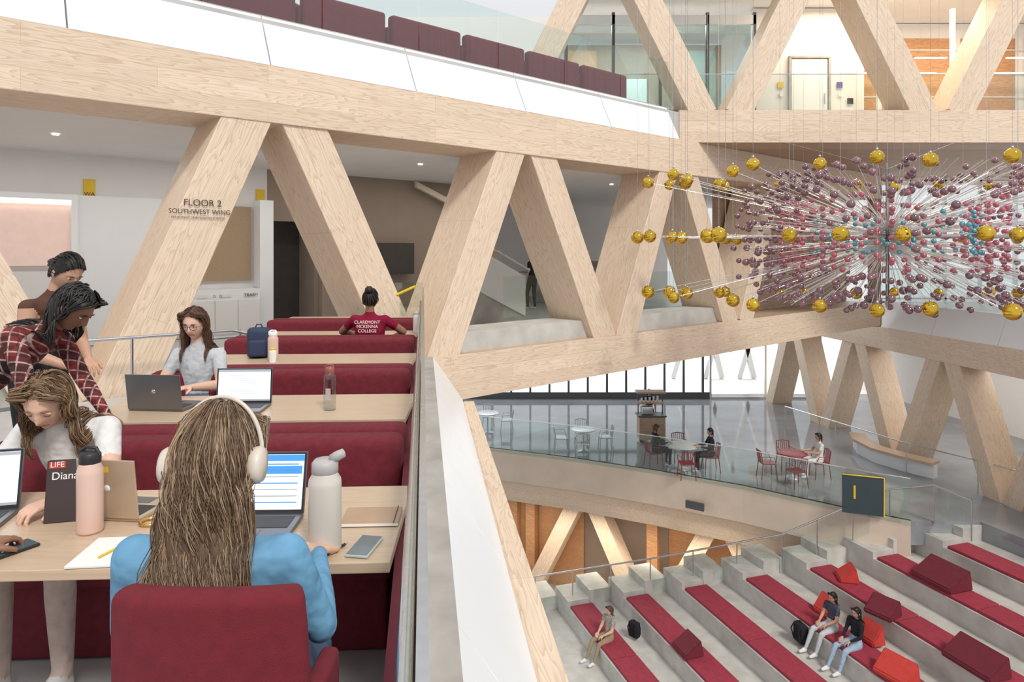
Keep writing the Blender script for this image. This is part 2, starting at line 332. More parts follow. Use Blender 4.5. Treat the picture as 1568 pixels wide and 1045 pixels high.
HB=[hm('hair_ash',(.16,.10,.060)),hm('hair_honey',(.27,.18,.11)),hm('hair_brown',(.095,.057,.034)),hm('hair_light',(.37,.26,.17)),hm('hair_brown_b',(.125,.075,.045))]
HD=[hm('hair_blonde_dark',(.17,.10,.055)),hm('hair_blonde',(.34,.22,.12)),hm('hair_br2',(.09,.05,.03))]
HK=[hm('hair_black',(.012,.010,.010)),hm('hair_black2',(.025,.02,.018))]; HN=[hm('hair_auburn',(.09,.042,.025)),hm('hair_auburn2',(.15,.075,.042))]
BLUE=cloth('blue_knit',(.15,.335,.52)); WTOP=cloth('white_cotton',(.70,.69,.68),.04)
GTOP=cloth('grey_cotton',(.50,.52,.55)); JEAN=cloth('denim',(.12,.18,.28),.2); BLK=cloth('black_cloth',(.02,.02,.025))
BRT=cloth('brown_tank',(.10,.05,.035)); TSH=cloth('maroon_cotton',(.22,.008,.035)); PINKP=cloth('cream_trousers',(.60,.48,.43)); SHOE=mat('white_sneaker',(.7,.7,.7),.6); SHB=mat('black_shoe',(.03,.03,.03),.5)
def plaid():
    t=bpy.data.materials.new('plaid_flannel'); t.use_nodes=True; N=t.node_tree.nodes; L=t.node_tree.links; b=N['Principled BSDF']; b.inputs['Roughness'].default_value=.85
    tc=N.new('ShaderNodeTexCoord'); mp=N.new('ShaderNodeMapping'); mp.inputs['Rotation'].default_value=(.2,PI/2+.5,.2); L.new(tc.outputs['Object'],mp.inputs[0])
    br=N.new('ShaderNodeTexBrick'); br.offset=0; br.inputs['Color1'].default_value=(.24,.025,.025,1); br.inputs['Color2'].default_value=(.03,.014,.016,1); br.inputs['Mortar'].default_value=(.46,.34,.31,1)
    br.inputs['Scale'].default_value=14; br.inputs['Mortar Size'].default_value=.05; br.inputs['Brick Width'].default_value=.62; br.inputs['Row Height'].default_value=.62; L.new(mp.outputs[0],br.inputs['Vector'])
    ck=N.new('ShaderNodeTexChecker'); ck.inputs['Scale'].default_value=23; ck.inputs['Color1'].default_value=(1,1,1,1); ck.inputs['Color2'].default_value=(.55,.45,.45,1); L.new(mp.outputs[0],ck.inputs['Vector'])
    mu=N.new('ShaderNodeVectorMath'); mu.operation='MULTIPLY'; L.new(br.outputs[0],mu.inputs[0]); L.new(ck.outputs[0],mu.inputs[1]); L.new(mu.outputs[0],b.inputs['Base Color']); return t
PLAID=plaid()
# headphones student (back to camera)
E,J,Rh=person('seated_student_with_headphones',(-.705,1.60,-.005),.02,SIT,dict(head=(0,.035,1.215),f=(-.02,1,-.22),neck=(0,0,1.03),shL=(-.175,0,.99),shR=(.175,0,.99),
  elL=(-.235,.08,.78),elR=(.235,.08,.78),wrL=(-.16,.50,.775),wrR=(.12,.50,.775)),SK1,BLUE,JEAN,SHOE,HB,hn=900,ch=13,hlen=.45,hrad=.0011,wave=.013,vox=.010,detail=True,cw=.098,fullness=.08,chr_=.0075,frontfall=False)
bm=bmesh.new(); hull(bm,[((0,.015,1.23),(.074,.082,.104),I3),((0,-.030,1.13),(.074,.045,.06),I3)]); hull(bm,[((0,-.030,1.13),(.074,.045,.06),I3),((0,-.085,1.0),(.080,.024,.05),I3)]); hull(bm,[((0,-.085,1.0),(.080,.024,.05),I3),((0,-.10,.92),(.06,.015,.04),I3)])
me=remesh(bm,.008,3); me.materials.append(HB[4]); link(bpy.data.objects.new('hair_volume',me),E)
HP=mat('headphone_beige',(.62,.55,.47),.4); 
hp=grp('headphones',(0,0,0),0,E)
hp.matrix_local=Matrix.Translation(J['head'])@Rh.to_4x4()
tube('headband',[(.106*math.cos(a),.0,-.01+.148*math.sin(a)) for a in [PI*i/24 for i in range(25)]],.0055,HP,hp)
for sx in(-1,1):
    o=lathe('ear_cup',[(0,-.020),(.026,-.020),(.034,-.012),(.036,.004),(.031,.014),(0,.019)],HP,hp,(sx*.104,-.020,-.02)); o.rotation_euler=(0,sx*PI/2,0); o.scale=(1.2,1,1)
# student writing, leaning over the table
person('seated_student_writing',(-1.83,3.02,0),PI,SIT,dict(waist=(0,.05,.70),chest=(0,.15,.87),neck=(0,.23,.99),head=(.0,.33,1.11),f=(-.12,.82,-.50),tilt=(.04,0,0),shL=(-.16,.20,.97),shR=(.16,.20,.97),
  elL=(-.25,.34,.79),elR=(.23,.36,.79),wrL=(-.16,.52,.785),wrR=(.10,.60,.785)),SK1,WTOP,PINKP,SHOE,HD,hn=320,ch=10,hlen=.36,hrad=.0014,wave=.005,vox=.011,detail=True,sleeve='short',eyes=False,curl=.7,cw=.12,fullness=.10)
# student with glasses
person('seated_student_with_glasses',(-2.27,4.97,-.02),PI-.05,SIT,dict(head=(0,.07,1.20),neck=(0,.03,1.03),f=(0,.95,-.22),shL=(-.15,.02,.97),shR=(.15,.02,.97),wrL=(-.12,.36,.80),wrR=(.12,.36,.80)),SK1,GTOP,JEAN,SHOE,HN,hn=170,ch=7,hlen=.34,hrad=.0018,vox=.012,glasses=True,sleeve='short',detail=True,fullness=.07,cw=.085)
# maroon shirt student from behind
E,J,Rh=person('seated_student_in_maroon_shirt',(-1.52,7.3,-.03),.0,SIT,dict(elL=(-.32,.10,.86),elR=(.34,.10,.86),wrL=(-.22,.34,.80),wrR=(.24,.34,.80)),SK3,TSH,JEAN,SHOE,HK,hmode='tie',hn=160,hrad=.004,sleeve='short',wide=1.12,tie=(0,-.7,.7),bun=.045)
for i,s in enumerate(('CLAREMONT','MCKENNA','COLLEGE')): text('shirt_print',s,.046,(0,-.135,.97-i*.046),(PI/2,0,0),PAPER,E)
# standing students at left
person('standing_student_in_plaid_shirt',(-2.74,3.35,0),-PI/2+.05,STD,dict(waist=(0,.12,1.06),chest=(0,.30,1.21),neck=(0,.45,1.31),head=(.0,.57,1.42),f=(.05,.72,-.60),shL=(-.17,.39,1.30),shR=(.17,.39,1.30),
  elL=(-.20,.50,1.04),elR=(.22,.50,1.02),wrL=(-.10,.68,.86),wrR=(.12,.66,.85)),SK3,PLAID,JEAN,SHB,HK,hn=280,hlen=.25,hrad=.0042,vox=.012,eyes=True,wave=.004,detail=True,fullness=.14,cw=.10)
person('standing_student_with_hair_bun',(-2.98,4.3,.02),-PI/2-.25,STD,dict(chest=(0,.06,1.25),neck=(0,.12,1.40),head=(0,.22,1.55),f=(.1,.78,-.52),shL=(-.16,.10,1.34),shR=(.16,.10,1.34),elL=(-.2,.12,1.08),elR=(.2,.12,1.08),wrL=(-.08,.3,1.0),wrR=(.08,.32,.98)),SK2,BRT,BLK,SHB,HK,hmode='tie',hn=420,hrad=.0028,sleeve='none',vox=.012,tie=(0,-.98,-.10),detail=True,bun=.042)
# student at far left holding a phone
person('seated_student_with_phone',(-1.93,1.62,0),-.1,SIT,dict(elL=(-.22,.2,.8),elR=(.20,.22,.78),wrL=(-.05,.42,.80),wrR=(.24,.50,.785)),SK3,WTOP,PINKP,SHB,HK,hn=100,hlen=.2,hrad=.006,vox=.014,curl=.7)
# distant people
def far(name,loc,yaw,base,ov,sk,top,pa,hc,**k): return person(name,loc,yaw,base,ov,sk,top,pa,SHOE,hc,hn=70,hlen=k.pop('hlen',.12),hrad=.007,vox=.018,sleeve=k.pop('sleeve','short'),fullness=.05,cw=.09,**k)
far('standing_visitor',(.60,20.0,0),.9,STD,dict(knL=(-.1,.12,.48),anL=(-.1,.10,.08),wrR=(.12,.3,1.1),wrL=(-.12,.3,1.1)),SK2,BLK,BLK,HK,hlen=.3)
far('seated_cafe_guest',(6.05,20.75,-5.),PI/2,SIT,{},SK2,BLK,BLK,HK,sleeve='long')
far('seated_cafe_guest',(4.45,21.2,-5.),-PI/2+.2,SIT,{},SK2,BLK,BLK,HN,sleeve='long')
far('seated_cafe_guest',(9.1,20.2,-5.),PI/2,SIT,{},SK2,WTOP,WTOP,HK)
far('barista',(5.0,24.9,-5.),PI,STD,{},SK2,BLK,BLK,HK)
far('standing_office_visitor',(11.5,17.6,4.9),PI/2,STD,{},SK2,BLK,JEAN,HK)
YQ=math.atan2(.952,-.305)
rec=dict(chest=(0,-.06,.88),neck=(0,-.06,1.02),head=(0,-.02,1.18),knL=(-.12,.40,.48),knR=(.12,.42,.50),anL=(-.12,.55,.09),anR=(.12,.62,.09),wrL=(-.10,.26,.66),wrR=(.10,.26,.66),elL=(-.2,.06,.76),elR=(.2,.06,.76))
DKB=mat('dark_print_shirt',(.05,.055,.09),.8,var=.5,sc=30); LJ=cloth('light_denim',(.32,.42,.55)); KH=cloth('khaki_shorts',(.32,.25,.16)); LAV=mat('olive_print_top',(.35,.32,.28),.8,var=.5,sc=40)
far('seated_student_on_steps',(7.15,15.25,-7.22),YQ,SIT,rec,SK2,DKB,GTOP,HK)
far('seated_student_on_steps',(7.35,14.6,-7.22),YQ,SIT,rec,SK2,BLK,LJ,HK,hlen=.25,sleeve='long')
far('seated_student_on_steps',(2.45,17.25,-8.57),YQ+.2,SIT,rec,SK1,LAV,KH,HN)
# ---------------------------------------------------------------- level 2 terrace + own edge
terr=grp('balcony_edge')
o=poly('floor',[R_(-3,.02,0)[:2],R_(10.75,.02,0)[:2],T(-14,0,0)[:2],(-13,-3)],-.25,0,TFLOOR)
extr('concrete_curb',[(.02,-.2),(.02,.02),(.155,.02),(.155,-.2)],-3,10.9,CONC,terr)
ss=[-3,-.9,1.1,3.1,5.1,7.1,9.1,11.1]
for i in range(7): extr('white_fascia_panel',[(.155,.0),(.155,.012),(.63,-.70),(.62,-.72)],ss[i]+.008,ss[i+1]-.008,WHITE,terr)
extr('edge_beam',[(.60,-1.5),(.60,-.74),(.66,-.72),(.81,-.72),(.81,-1.5)],-3,11.0,WOOD,terr)
g=grp('glass_guardrail')
extr('glass_pane',[(-.006,.05),(-.006,1.13),(.006,1.13),(.006,.05)],-.8,10.6,GLASS,g)
extr('base_shoe',[(-.03,0),(-.03,.12),(.02,.12),(.02,0)],-.8,10.7,STEEL,g)
extr('cap_rail',[(-.010,1.13),(-.010,1.145),(.008,1.145),(.008,1.13)],-.8,10.6,STEEL,g)
tube('handrail',[R_(-.8,-.035,.93),R_(10.6,-.035,.93)],.016,STEEL,g)
e1=R_(10.6,0,0); box('end_glass',(e1.x-.55,e1.y,.66),(1.1,.012,1.12),GLASS,g)
tube('yellow_tape',[(e1.x-.8,e1.y-.03,.85),(e1.x-.12,e1.y-.03,1.16)],.022,YEL,g)
g=grp('ramp_handrail'); tube('top_rail',[T(-6.4,-.3,.72),T(-4.9,-.35,.72),T(-3.6,-.4,.72),T(-3.4,-.4,.66)],.02,STEEL,g)
for s in(-6,-4.7,-3.5): tube('post',[T(s,-.36,0),T(s,-.36,.72)],.015,STEEL,g)
# ---------------------------------------------------------------- southwest wing truss (level 2)
tr=grp('timber_wing_truss')
tbox('lower_chord',-.6,17.6,0,1.1,-.75,0,WOOD,tr,.008)
tbox('upper_chord',-12,17.6,0,1.1,3.43,4.2,WOOD,tr,.008)
tops=[-7.45,-2.87,1.72,6.3]; bots=[-9.75,-5.05,-.45,4.15,8.75]
for i,tp in enumerate(tops):
    beam('diagonal_down',T(tp-.33,.015,3.6),T(bots[i]+.28,.015,-.12),.60,1.05,NT,WOOD,tr)
    beam('diagonal_up',T(tp+.33,.03,3.6),T(bots[i+1]-.28,.03,-.12),.60,1.05,NT,WOOD,tr)
beam('diagonal_down',T(10.6,.015,3.6),T(9.1,.015,-.1),.6,1.05,NT,WOOD,tr)
text('wing_sign','FLOOR 2',.115,T(-3.83,-.006,2.27),(PI/2,0,TA),INK,tr); text('wing_sign_line','SOUTHWEST WING',.082,T(-3.86,-.006,2.17),(PI/2,0,TA),INK,tr); text('wing_sign_small','DEPARTMENT OF INTEGRATED SCIENCES',.034,T(-3.88,-.006,2.11),(PI/2,0,TA),INK,tr)
for i in range(4):
    a=bots[i]+.2;b=bots[i+1]-.2; tbox('concrete_upstand',a,b,.18,.95,0,.34,CONL,tr)
# interior of the wing
rm=grp('wing_interior')
tbox('floor_wing',-14,17.6,1.0,9.2,-.7,-.01,TFLOOR)
tbox('ceiling_wing',-14,17.6,1.0,9.2,3.44,3.6,WALL)
tbox('wall_back',-14,-.95,5.3,5.5,0,3.44,WALL); tbox('wall_brown',.3,5.4,5.3,5.5,0,3.44,BROWN)
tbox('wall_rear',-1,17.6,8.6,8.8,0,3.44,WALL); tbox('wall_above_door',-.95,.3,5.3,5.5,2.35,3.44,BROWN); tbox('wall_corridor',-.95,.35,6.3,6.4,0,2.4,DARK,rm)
tbox('wall_warm_end',9.6,17.6,1.15,1.3,0,3.44,WOODD)
tbox('wall_jog',.2,.3,5.5,6.3,0,2.4,BROWN,rm)
g=grp('waste_cabinet'); tbox('carcass',-2.65,-1.3,4.75,5.3,0,.95,WHITE,g,.01)
for i in range(3): tbox('door_leaf',-2.62+i*.44,-2.2+i*.44,4.73,4.75,.08,.74,WALL,g,.005); tbox('slot',-2.52+i*.44,-2.32+i*.44,4.735,4.75,.80,.86,WALL,g)
text('label','TRASH',.09,T(-1.5,4.72,.80),(PI/2,0,TA),INK,g); text('label_b','O   O',.07,T(-2.15,4.72,.80),(PI/2,0,TA),INK,g)
g=grp('pinboard'); tbox('board',-2.35,-1.3,5.24,5.3,1.1,2.62,CORK,g); tbox('frame',-2.38,-2.33,5.22,5.3,1.08,2.65,DKM,g)
tbox('white_column',-1.25,-.97,4.9,5.3,0,2.75,WHITE)
def sgn(s): 
    g=grp('yellow_wall_sign'); tbox('plate',s-.09,s+.09,5.26,5.3,2.62,3.0,YEL,g,.005); text('letter','WA',.1,T(s,5.255,2.7),(PI/2,0,TA),INK,g)
sgn(-4.2); sgn(-1.1)
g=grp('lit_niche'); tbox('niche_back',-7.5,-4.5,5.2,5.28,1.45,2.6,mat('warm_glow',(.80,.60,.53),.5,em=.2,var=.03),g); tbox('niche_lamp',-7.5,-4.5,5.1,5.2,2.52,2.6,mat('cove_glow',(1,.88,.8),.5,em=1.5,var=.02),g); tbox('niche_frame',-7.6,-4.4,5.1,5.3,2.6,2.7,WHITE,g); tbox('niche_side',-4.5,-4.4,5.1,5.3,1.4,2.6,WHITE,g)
tbox('wall_panel_left',-4.4,-2.7,5.22,5.3,0,2.7,WHITE)
g=grp('interior_staircase')
for i in range(8): tbox('step',9.0+i*.28,9.3+i*.28,6.4,8.0,0,.17*(i+1),CONC,g)
def slopep(name,n,m,s0,s1,za,zb,h,th=.1):
    v=[T(s0,n,za),T(s1,n,zb),T(s1,n,zb+h),T(s0,n,za+h),T(s0,n+th,za),T(s1,n+th,zb),T(s1,n+th,zb+h),T(s0,n+th,za+h)]
    return meshob(name,v,[(0,1,2,3),(7,6,5,4),(0,4,5,1),(3,2,6,7),(1,5,6,2),(4,0,3,7)],m,g)
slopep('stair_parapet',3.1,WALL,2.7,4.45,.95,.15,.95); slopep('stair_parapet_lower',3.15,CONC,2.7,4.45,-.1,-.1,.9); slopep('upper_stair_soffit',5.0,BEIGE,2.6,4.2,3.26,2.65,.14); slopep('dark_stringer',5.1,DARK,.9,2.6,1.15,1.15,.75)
tube('stair_handrail',[T(2.7,3.0,2.05),T(4.5,3.0,1.25)],.02,STEEL,g)
g=grp('interior_glass_guard'); tbox('pane',2.2,8.5,1.25,1.27,.3,1.2,GLASS,g); tbox('shoe',2.2,8.5,1.22,1.3,.0,.3,CONC,g)
g=grp('ceiling_downlights'); 
for s,n in((-2,3.2),(3,3),(5.2,3.4),(7,2.6),(-5,3),(1,2.4)):
    o=lathe('lamp',[(0,0),(.045,0),(.045,.02),(0,.02)],mat('lamp_glow',(1,.93,.8),.5,em=5,var=.01),g,T(s,n,3.42))
# ---------------------------------------------------------------- level 3 terrace over the wing
up=grp('balcony_edge')
sm=-12.2
while sm<6.2:
    e=min(sm+2.31,6.35); a=sm+.010;b=e-.010
    meshob('white_fascia_panel',[T(a,0,4.2),T(b,0,4.2),T(b,.35,4.95),T(a,.35,4.95),T(a,.3,4.2),T(b,.3,4.2),T(b,.4,4.9),T(a,.4,4.9)],[(0,1,2,3),(4,7,6,5),(0,4,5,1),(3,2,6,7),(1,5,6,2),(4,0,3,7)],WHITE,up); sm+=2.31
tbox('curb',-12,6.4,.36,.55,4.7,4.97,CONC,up)
tbox('floor_level_3',-12,8,.3,9,4.0,4.9,TFLOOR)
g=grp('glass_guardrail')
for i in range(11): tbox('pane',-12.2+i*1.7,-12.22+(i+1)*1.7,.45,.465,4.9,6.05,GLASS,g)
CRM=mat('cream_shell',(.76,.72,.66),.5,var=.03)
for i in range(7):
    s=-4.6+i*1.55
    g=grp('booth_bench',T(s+.1,1.05,4.9),TA)
    box('seat',(0,.22,.30),(1.40,.50,.20),RED,g,bev=.06); box('back',(0,-.10,.46),(1.44,.18,.60),RED,g,bev=.07,seg=4); box('base',(0,.15,.11),(1.3,.45,.2),REDM,g,bev=.02)
    for sx in(-1,1): box('arm',(sx*.70,.18,.42),(.14,.56,.30),RED,g,bev=.05)
    g=grp('lounge_chair',T(s+.1,2.35,4.9),TA+PI); box('shell',(0,-.30,.72),(.86,.10,.66),CRM,g,bev=.05,rot=(.18,0,0)); box('cushion_back',(0,-.20,.70),(.74,.10,.5),RED,g,bev=.05,rot=(.18,0,0)); box('seat',(0,.05,.40),(.76,.56,.14),RED,g,bev=.05); box('plinth',(0,0,.17),(.34,.34,.34),CRM,g,bev=.02)
    for sx in(-1,1): box('arm_shell',(sx*.42,.0,.52),(.07,.56,.34),CRM,g,bev=.03)
    g=grp('booth_table',T(s+.85,1.65,4.9),TA); lathe('top',[(0,.70),(.34,.70),(.36,.715),(.36,.73),(.34,.74),(0,.74)],WHITE,g); lathe('pedestal',[(.2,0),(.2,.02),(.035,.04),(.035,.70)],STEEL,g)
# frontal volume, level 3
fv=grp('timber_wing_truss'); YF=15.7
box('lower_chord',(10.9,YF+.5,4.575),(14.1,1.0,.75),WOOD,fv,bev=.008)
nodesb=[-.3,4.82,9.93,15.0]; nodest=[2.27,7.38,12.5,17.6]
for i in range(4):
    for a,b in((nodesb[i]+.38,nodest[i]-.38),(nodesb[min(i+1,3)]-.38 if i<3 else 99,nodest[i]+.38)):
        if a<90: beam('diagonal',(a,YF+.02+(.02 if a>nodest[i] else 0),4.85),(b,YF+.02,8.5),.60,.9,(0,1,0),WOOD,fv)
box('upper_chord',(8,YF+.5,8.8),(20,1.0,.75),WOOD,fv)
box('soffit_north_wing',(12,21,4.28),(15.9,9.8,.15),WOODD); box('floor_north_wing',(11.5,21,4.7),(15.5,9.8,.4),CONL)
box('ceiling_level_3',(11,21,8.6),(19,9.8,.15),WALL); box('curb_level_3',(9.5,YF+.9,5.03),(12,.25,.17),CONC)
box('wall_level_3_left',(-4,19.9,6.7),(11,.2,3.6),WALL); box('wall_level_3_mid',(8.3,19.2,6.7),(3.1,.2,3.6),WALL)
box('wall_level_3_right',(13.5,20.5,6.7),(7.6,.2,3.6),WALL)
g=grp('oak_wall_panelling')
for x,w_ in((10.6,1.2),(12.3,1.6),(14.2,1.6),(15.9,1.2)): box('panel',(x,20.38,6.55),(w_,.05,3.0),ORNG,g)
for z in(5.6,6.3,7.0,7.7): box('joint',(13.4,20.345,z),(6.4,.02,.03),WALL,g)
g=grp('window_meeting_room'); box('pane',(4.1,18.9,6.6),(5.2,.04,3.2),GLASSD,g); box('interior',(4.1,21.9,6.6),(5.2,.1,3.4),BROWN,g)
for x in(1.5,2.8,4.1,5.4,6.7): box('mullion',(x,18.88,6.6),(.08,.1,3.4),DKM,g)
box('head',(4.1,18.88,8.1),(5.3,.1,.25),WHITE,g); box('white_board',(3.4,21.8,6.5),(1.8,.05,1.4),WHITE,g); box('green_wall',(5.9,21.8,6.6),(1.2,.05,3),mat('sage',(.25,.33,.30),.7),g); box('oak_panel',(2.2,21.8,6.6),(1.0,.05,3),ORNG,g)
g=grp('door_1'); box('leaf',(8.3,19.06,6.0),(1.0,.06,2.15),WHITE,g,bev=.01); 
for i in(-1,1): box('stile',(8.3+i*.55,19.05,6.0),(.06,.1,2.2),CONC,g)
box('door_head',(8.3,19.05,7.12),(1.16,.1,.06),CONC,g)
tube('handle',[(8.7,19.0,5.8),(8.7,19.0,6.1)],.015,STEEL,g)
for x,z,c in((7.5,6.35,YEL),(9.15,6.35,mat('purple_poster',(.12,.06,.3),.6)),(9.45,5.9,BLACK)):
    g=grp('wall_poster'); box('sheet',(x,19.07,z),(.16,.02,.16),c,g)
    box('sheet_lower',(x+.02,19.07,z-.26),(.10,.02,.12),PAPER,g)
g=grp('linear_ceiling_lights')
for x in(10.6,11.9,13.2,14.5): box('light_bar',(x,19.4,7.2),(.9,.05,.03),mat('light_bar_glow',(1,.85,.6),.5,em=4,var=.01),g); box('light_bar_b',(x,19.9,6.9),(.9,.05,.03),M['light_bar_glow'],g)
for x in(10.0,12.0,14.9): box('mullion_level_3',(x,18.6,6.6),(.10,.1,3.4),WHITE)
g=grp('glass_guardrail'); box('pane',(9.2,YF+1.1,5.5),(13,.015,1.1),GLASS,g); box('cap',(9.2,YF+1.1,6.06),(13,.03,.02),STEEL,g)
# ---------------------------------------------------------------- right side level-1 truss + level 2 terrace
rt=grp('timber_wing_truss'); OB=15.2; NB=(ay,-ax,0)
beam('upper_chord',R_(2,OB,-1.2),R_(30.5,OB,-1.2),.75,.95,NB,WOOD,rt)
beam('lower_chord',R_(2,OB,-5.2),R_(30.5,OB,-5.2),.38,.95,NB,WOOD,rt)
tt=[10,14.2,18.4,22.6,26.8]; 
for i,s in enumerate(tt):
    beam('diagonal',R_(s-.3,OB+.02,-1.4),R_(s-2.1+.26,OB+.02,-5.1),.55,.9,NB,WOOD,rt); beam('diagonal',R_(s+.3,OB+.03,-1.4),R_(s+2.1-.26,OB+.03,-5.1),.55,.9,NB,WOOD,rt)
g=grp('balcony_edge'); ss=[2+2.4*i for i in range(10)]
for i in range(9): extr('white_fascia_panel',[(OB,-.83),(OB+.3,0),(OB+.36,0),(OB+.1,-.83)],ss[i]+.008,ss[i+1]-.008,WHITE,g)
extr('slab',[(OB+.3,-.4),(OB+.3,-.02),(OB+9,-.02),(OB+9,-.4)],2,24,TFLOOR,g)
extr('ceiling_under_slab',[(OB+.9,-1.0),(OB+.9,-.85),(OB+9,-.85),(OB+9,-1.)],2,31,BEIGE,g)
g=grp('glass_guardrail'); extr('pane',[(OB+.42,0),(OB+.42,1.1),(OB+.435,1.1),(OB+.435,0)],2,22,GLASS,g)
g=grp('window_east_curtain')
for x in [12.3+i*1.2 for i in range(9)]: box('mullion',(x,23.2,2.1),(.07,.12,4.2),STEEL,g)
for z in(.1,1.1,2.2,3.3,4.1): box('transom',(17.1,23.2,z),(9.8,.12,.06),STEEL,g)
box('glazing',(17.1,23.25,2.1),(9.7,.02,4.2),WGL,g)
extr('wall_east',[(OB+6,-10),(OB+6,-.9),(OB+6.2,-.9),(OB+6.2,-10)],2,31,WALL)
g=grp('corner_post'); box('post',(12.05,22.7,1.7),(.3,.3,5.0),BROWN,g,bev=.02); box('base_plate',(12.05,22.7,.03),(.45,.45,.06),DKM,g)
# ---------------------------------------------------------------- level 1 floor, fascia, facade
A=[(-11,28.6),(-.87,23.3),(1.9,22.15),(4.32,20.9),(6.6,19.5),(8.7,17.8),(9.9,16.95)]
poly('floor_level_1',A+[(11.6,16.9),(16.0,3.2),(26,3.2),(26,32),(-11,32)],-5.6,-5.0,FLOORM)
ef=grp('floor_edge_band')
def strip(name,pts,z0,z1,off,m,par,th=.1):
    vs=[];fs=[]
    for i,(x,y) in enumerate(pts):
        a=V(pts[max(i-1,0)]);b=V(pts[min(i+1,len(pts)-1)]); d=(b-a).normalized(); nn=V((d.y,-d.x))
        p=V((x,y))+nn*off; q=p-nn*th
        vs+=[(p.x,p.y,z0),(p.x,p.y,z1),(q.x,q.y,z1),(q.x,q.y,z0)]
    for i in range(len(pts)-1):
        for k in range(4): fs.append((i*4+k,(i+1)*4+k,(i+1)*4+(k+1)%4,i*4+(k+1)%4))
    fs+= [(3,2,1,0),tuple(4*(len(pts)-1)+k for k in range(4))]
    ob=meshob(name,vs,fs,m,par); bm=bmesh.new(); bm.from_mesh(ob.data); bmesh.ops.recalc_face_normals(bm,faces=bm.faces); bm.to_mesh(ob.data); bm.free(); return ob
strip('beige_fascia',A,-6.05,-5.0,.02,BEIGE,ef); strip('wood_edge_beam',A,-6.75,-6.05,-.15,WOOD,ef,.6)
g=grp('glass_guardrail'); strip('pane',A,-5.1,-3.95,.05,GLASS,g,.015); strip('cap',A,-3.95,-3.93,.06,STEEL,g,.03)
box('air_grille',(5.35,19.98,-5.75),(.55,.06,.22),DKM,ef,rz=-.62)
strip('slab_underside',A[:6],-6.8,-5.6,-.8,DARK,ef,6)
fc=grp('window_facade'); YW=31
for i in range(24):
    x=-7.0+i*.87
    if x<9: box('mullion',(x,YW,-2.9),(.09,.12,4.2),DKM,fc)
box('bottom_rail',(.8,YW,-4.85),(16.5,.1,.28),DKM,fc); box('head_rail',(.8,YW,-2.6),(16.5,.12,.15),DKM,fc); box('glazing',(3,YW+.02,-2.9),(24,.02,4.2),WGL,fc)
for x in(9,11.5,14): box('mullion_b',(x,YW,-2.9),(.08,.12,4.2),STEEL,fc)
box('bottom_rail_b',(11.8,YW,-4.95),(5.6,.1,.08),STEEL,fc); box('lintel',(3,YW,-.9),(26,.3,.6),WHITE,fc)
box('ground_plaza',(3,52,-5.1),(70,42,.1),mat('plaza',(.78,.77,.75),.8,var=.05))
g=grp('exterior_canopy_struts')
for x in(8.5,10.2,12): beam('strut',(x,36,-5),(x+1.5,36,0),.25,.3,(0,1,0),WALL,g); beam('strut',(x+2.6,36,-5),(x+1.4,36,0),.25,.3,(0,1,0),WALL,g)
# ---------------------------------------------------------------- level 0
box('floor_level_0',(6,12,-10.1),(40,34,.2),CONC)
strip('wall_level_0_oak',A[:6],-10,-6.8,-1.6,BROWN,None); strip('wall_level_0_panel',[A[1],A[2]],-10,-6.8,-1.5,ORNG,None); strip('wall_level_0_panel_b',[A[3],A[4]],-10,-6.8,-1.5,ORNG,None)
g=grp('timber_wing_truss')
d=(V((8.7,17.8,0))-V((-.87,23.3,0))).normalized(); nb=V((-d.y,d.x,0)); o0=V((-.87,23.3,0))+nb*.9
for s in(3.2,7.6):
    for q in(-1,1): beam('diagonal',o0+d*(s+q*.3)+V((0,0,-6.6)),o0+d*(s+q*2.0)+V((0,0,-10)),.5,.6,nb,WOOD,g)
for s in(-1,.3,1.0,5.4,9.6): box('oak_column',(o0+d*s+nb*.5)+V((0,0,-8.4)),(.35,.25,3.3),ORNG,g,rz=math.atan2(d.y,d.x))
# ---------------------------------------------------------------- tribune
tb=grp('amphitheatre_steps'); rd=V((-.305,.952,0)); qd=V((.952,.305,0)); TAq=math.atan2(.305,.952)
cs=grp('amphitheatre_cushions')
for j in range(10):
    Ej=V((10.4-1.475*j,16.5+.4*j,0)); z=-5.45-.45*j; Ln=15
    c=Ej+qd*.64-rd*(Ln/2); box('tier',c+V((0,0,(z-10.05)/2-.0)),(1.30,Ln,z+10.05),CONL,tb,TAq)
    if j<7:
        p=.05
        for L2 in (2.6,2.6,2.6,2.6,2.6):
            c=Ej+qd*.36-rd*(p+L2/2+.04); box('cushion',c+V((0,0,z+.035)),(.66,L2-.03,.07),REDT,cs,TAq,.02); p+=L2
    for h in(0,1): box('stair_tread',Ej+qd*(.32+.64*h)+rd*.45+V((0,0,z+.10+.115*h-.35)),(.66,.95,.8+.22*h),CONL,tb,TAq)
st=grp('stair_handrail')
rp=[V((10.7,15.9,-4.1)),V((10.45,16.9,-4.1)),V((9.6,17.35,-4.35)),V((7.1,17.95,-5.75)),V((3.8,18.75,-6.75)),V((.66,19.5,-7.6)),V((-1.5,20.1,-8.3))]
tube('rail',rp,.025,STEEL,st)
for i in range(len(rp)-1):
    nn=max(1,int((rp[i+1]-rp[i]).length/.95))
    for k in range(nn): p=rp[i].lerp(rp[i+1],k/nn); tube('post',[p,p-V((0,0,.95))],.018,STEEL,st,res=1)
    a,b=rp[i],rp[i+1]; dz=V((0,0,.06));dl=V((0,0,.9)); meshob('glass_infill',[a-dz,b-dz,b-dl,a-dl],[(0,1,2,3)],GLASS,st)
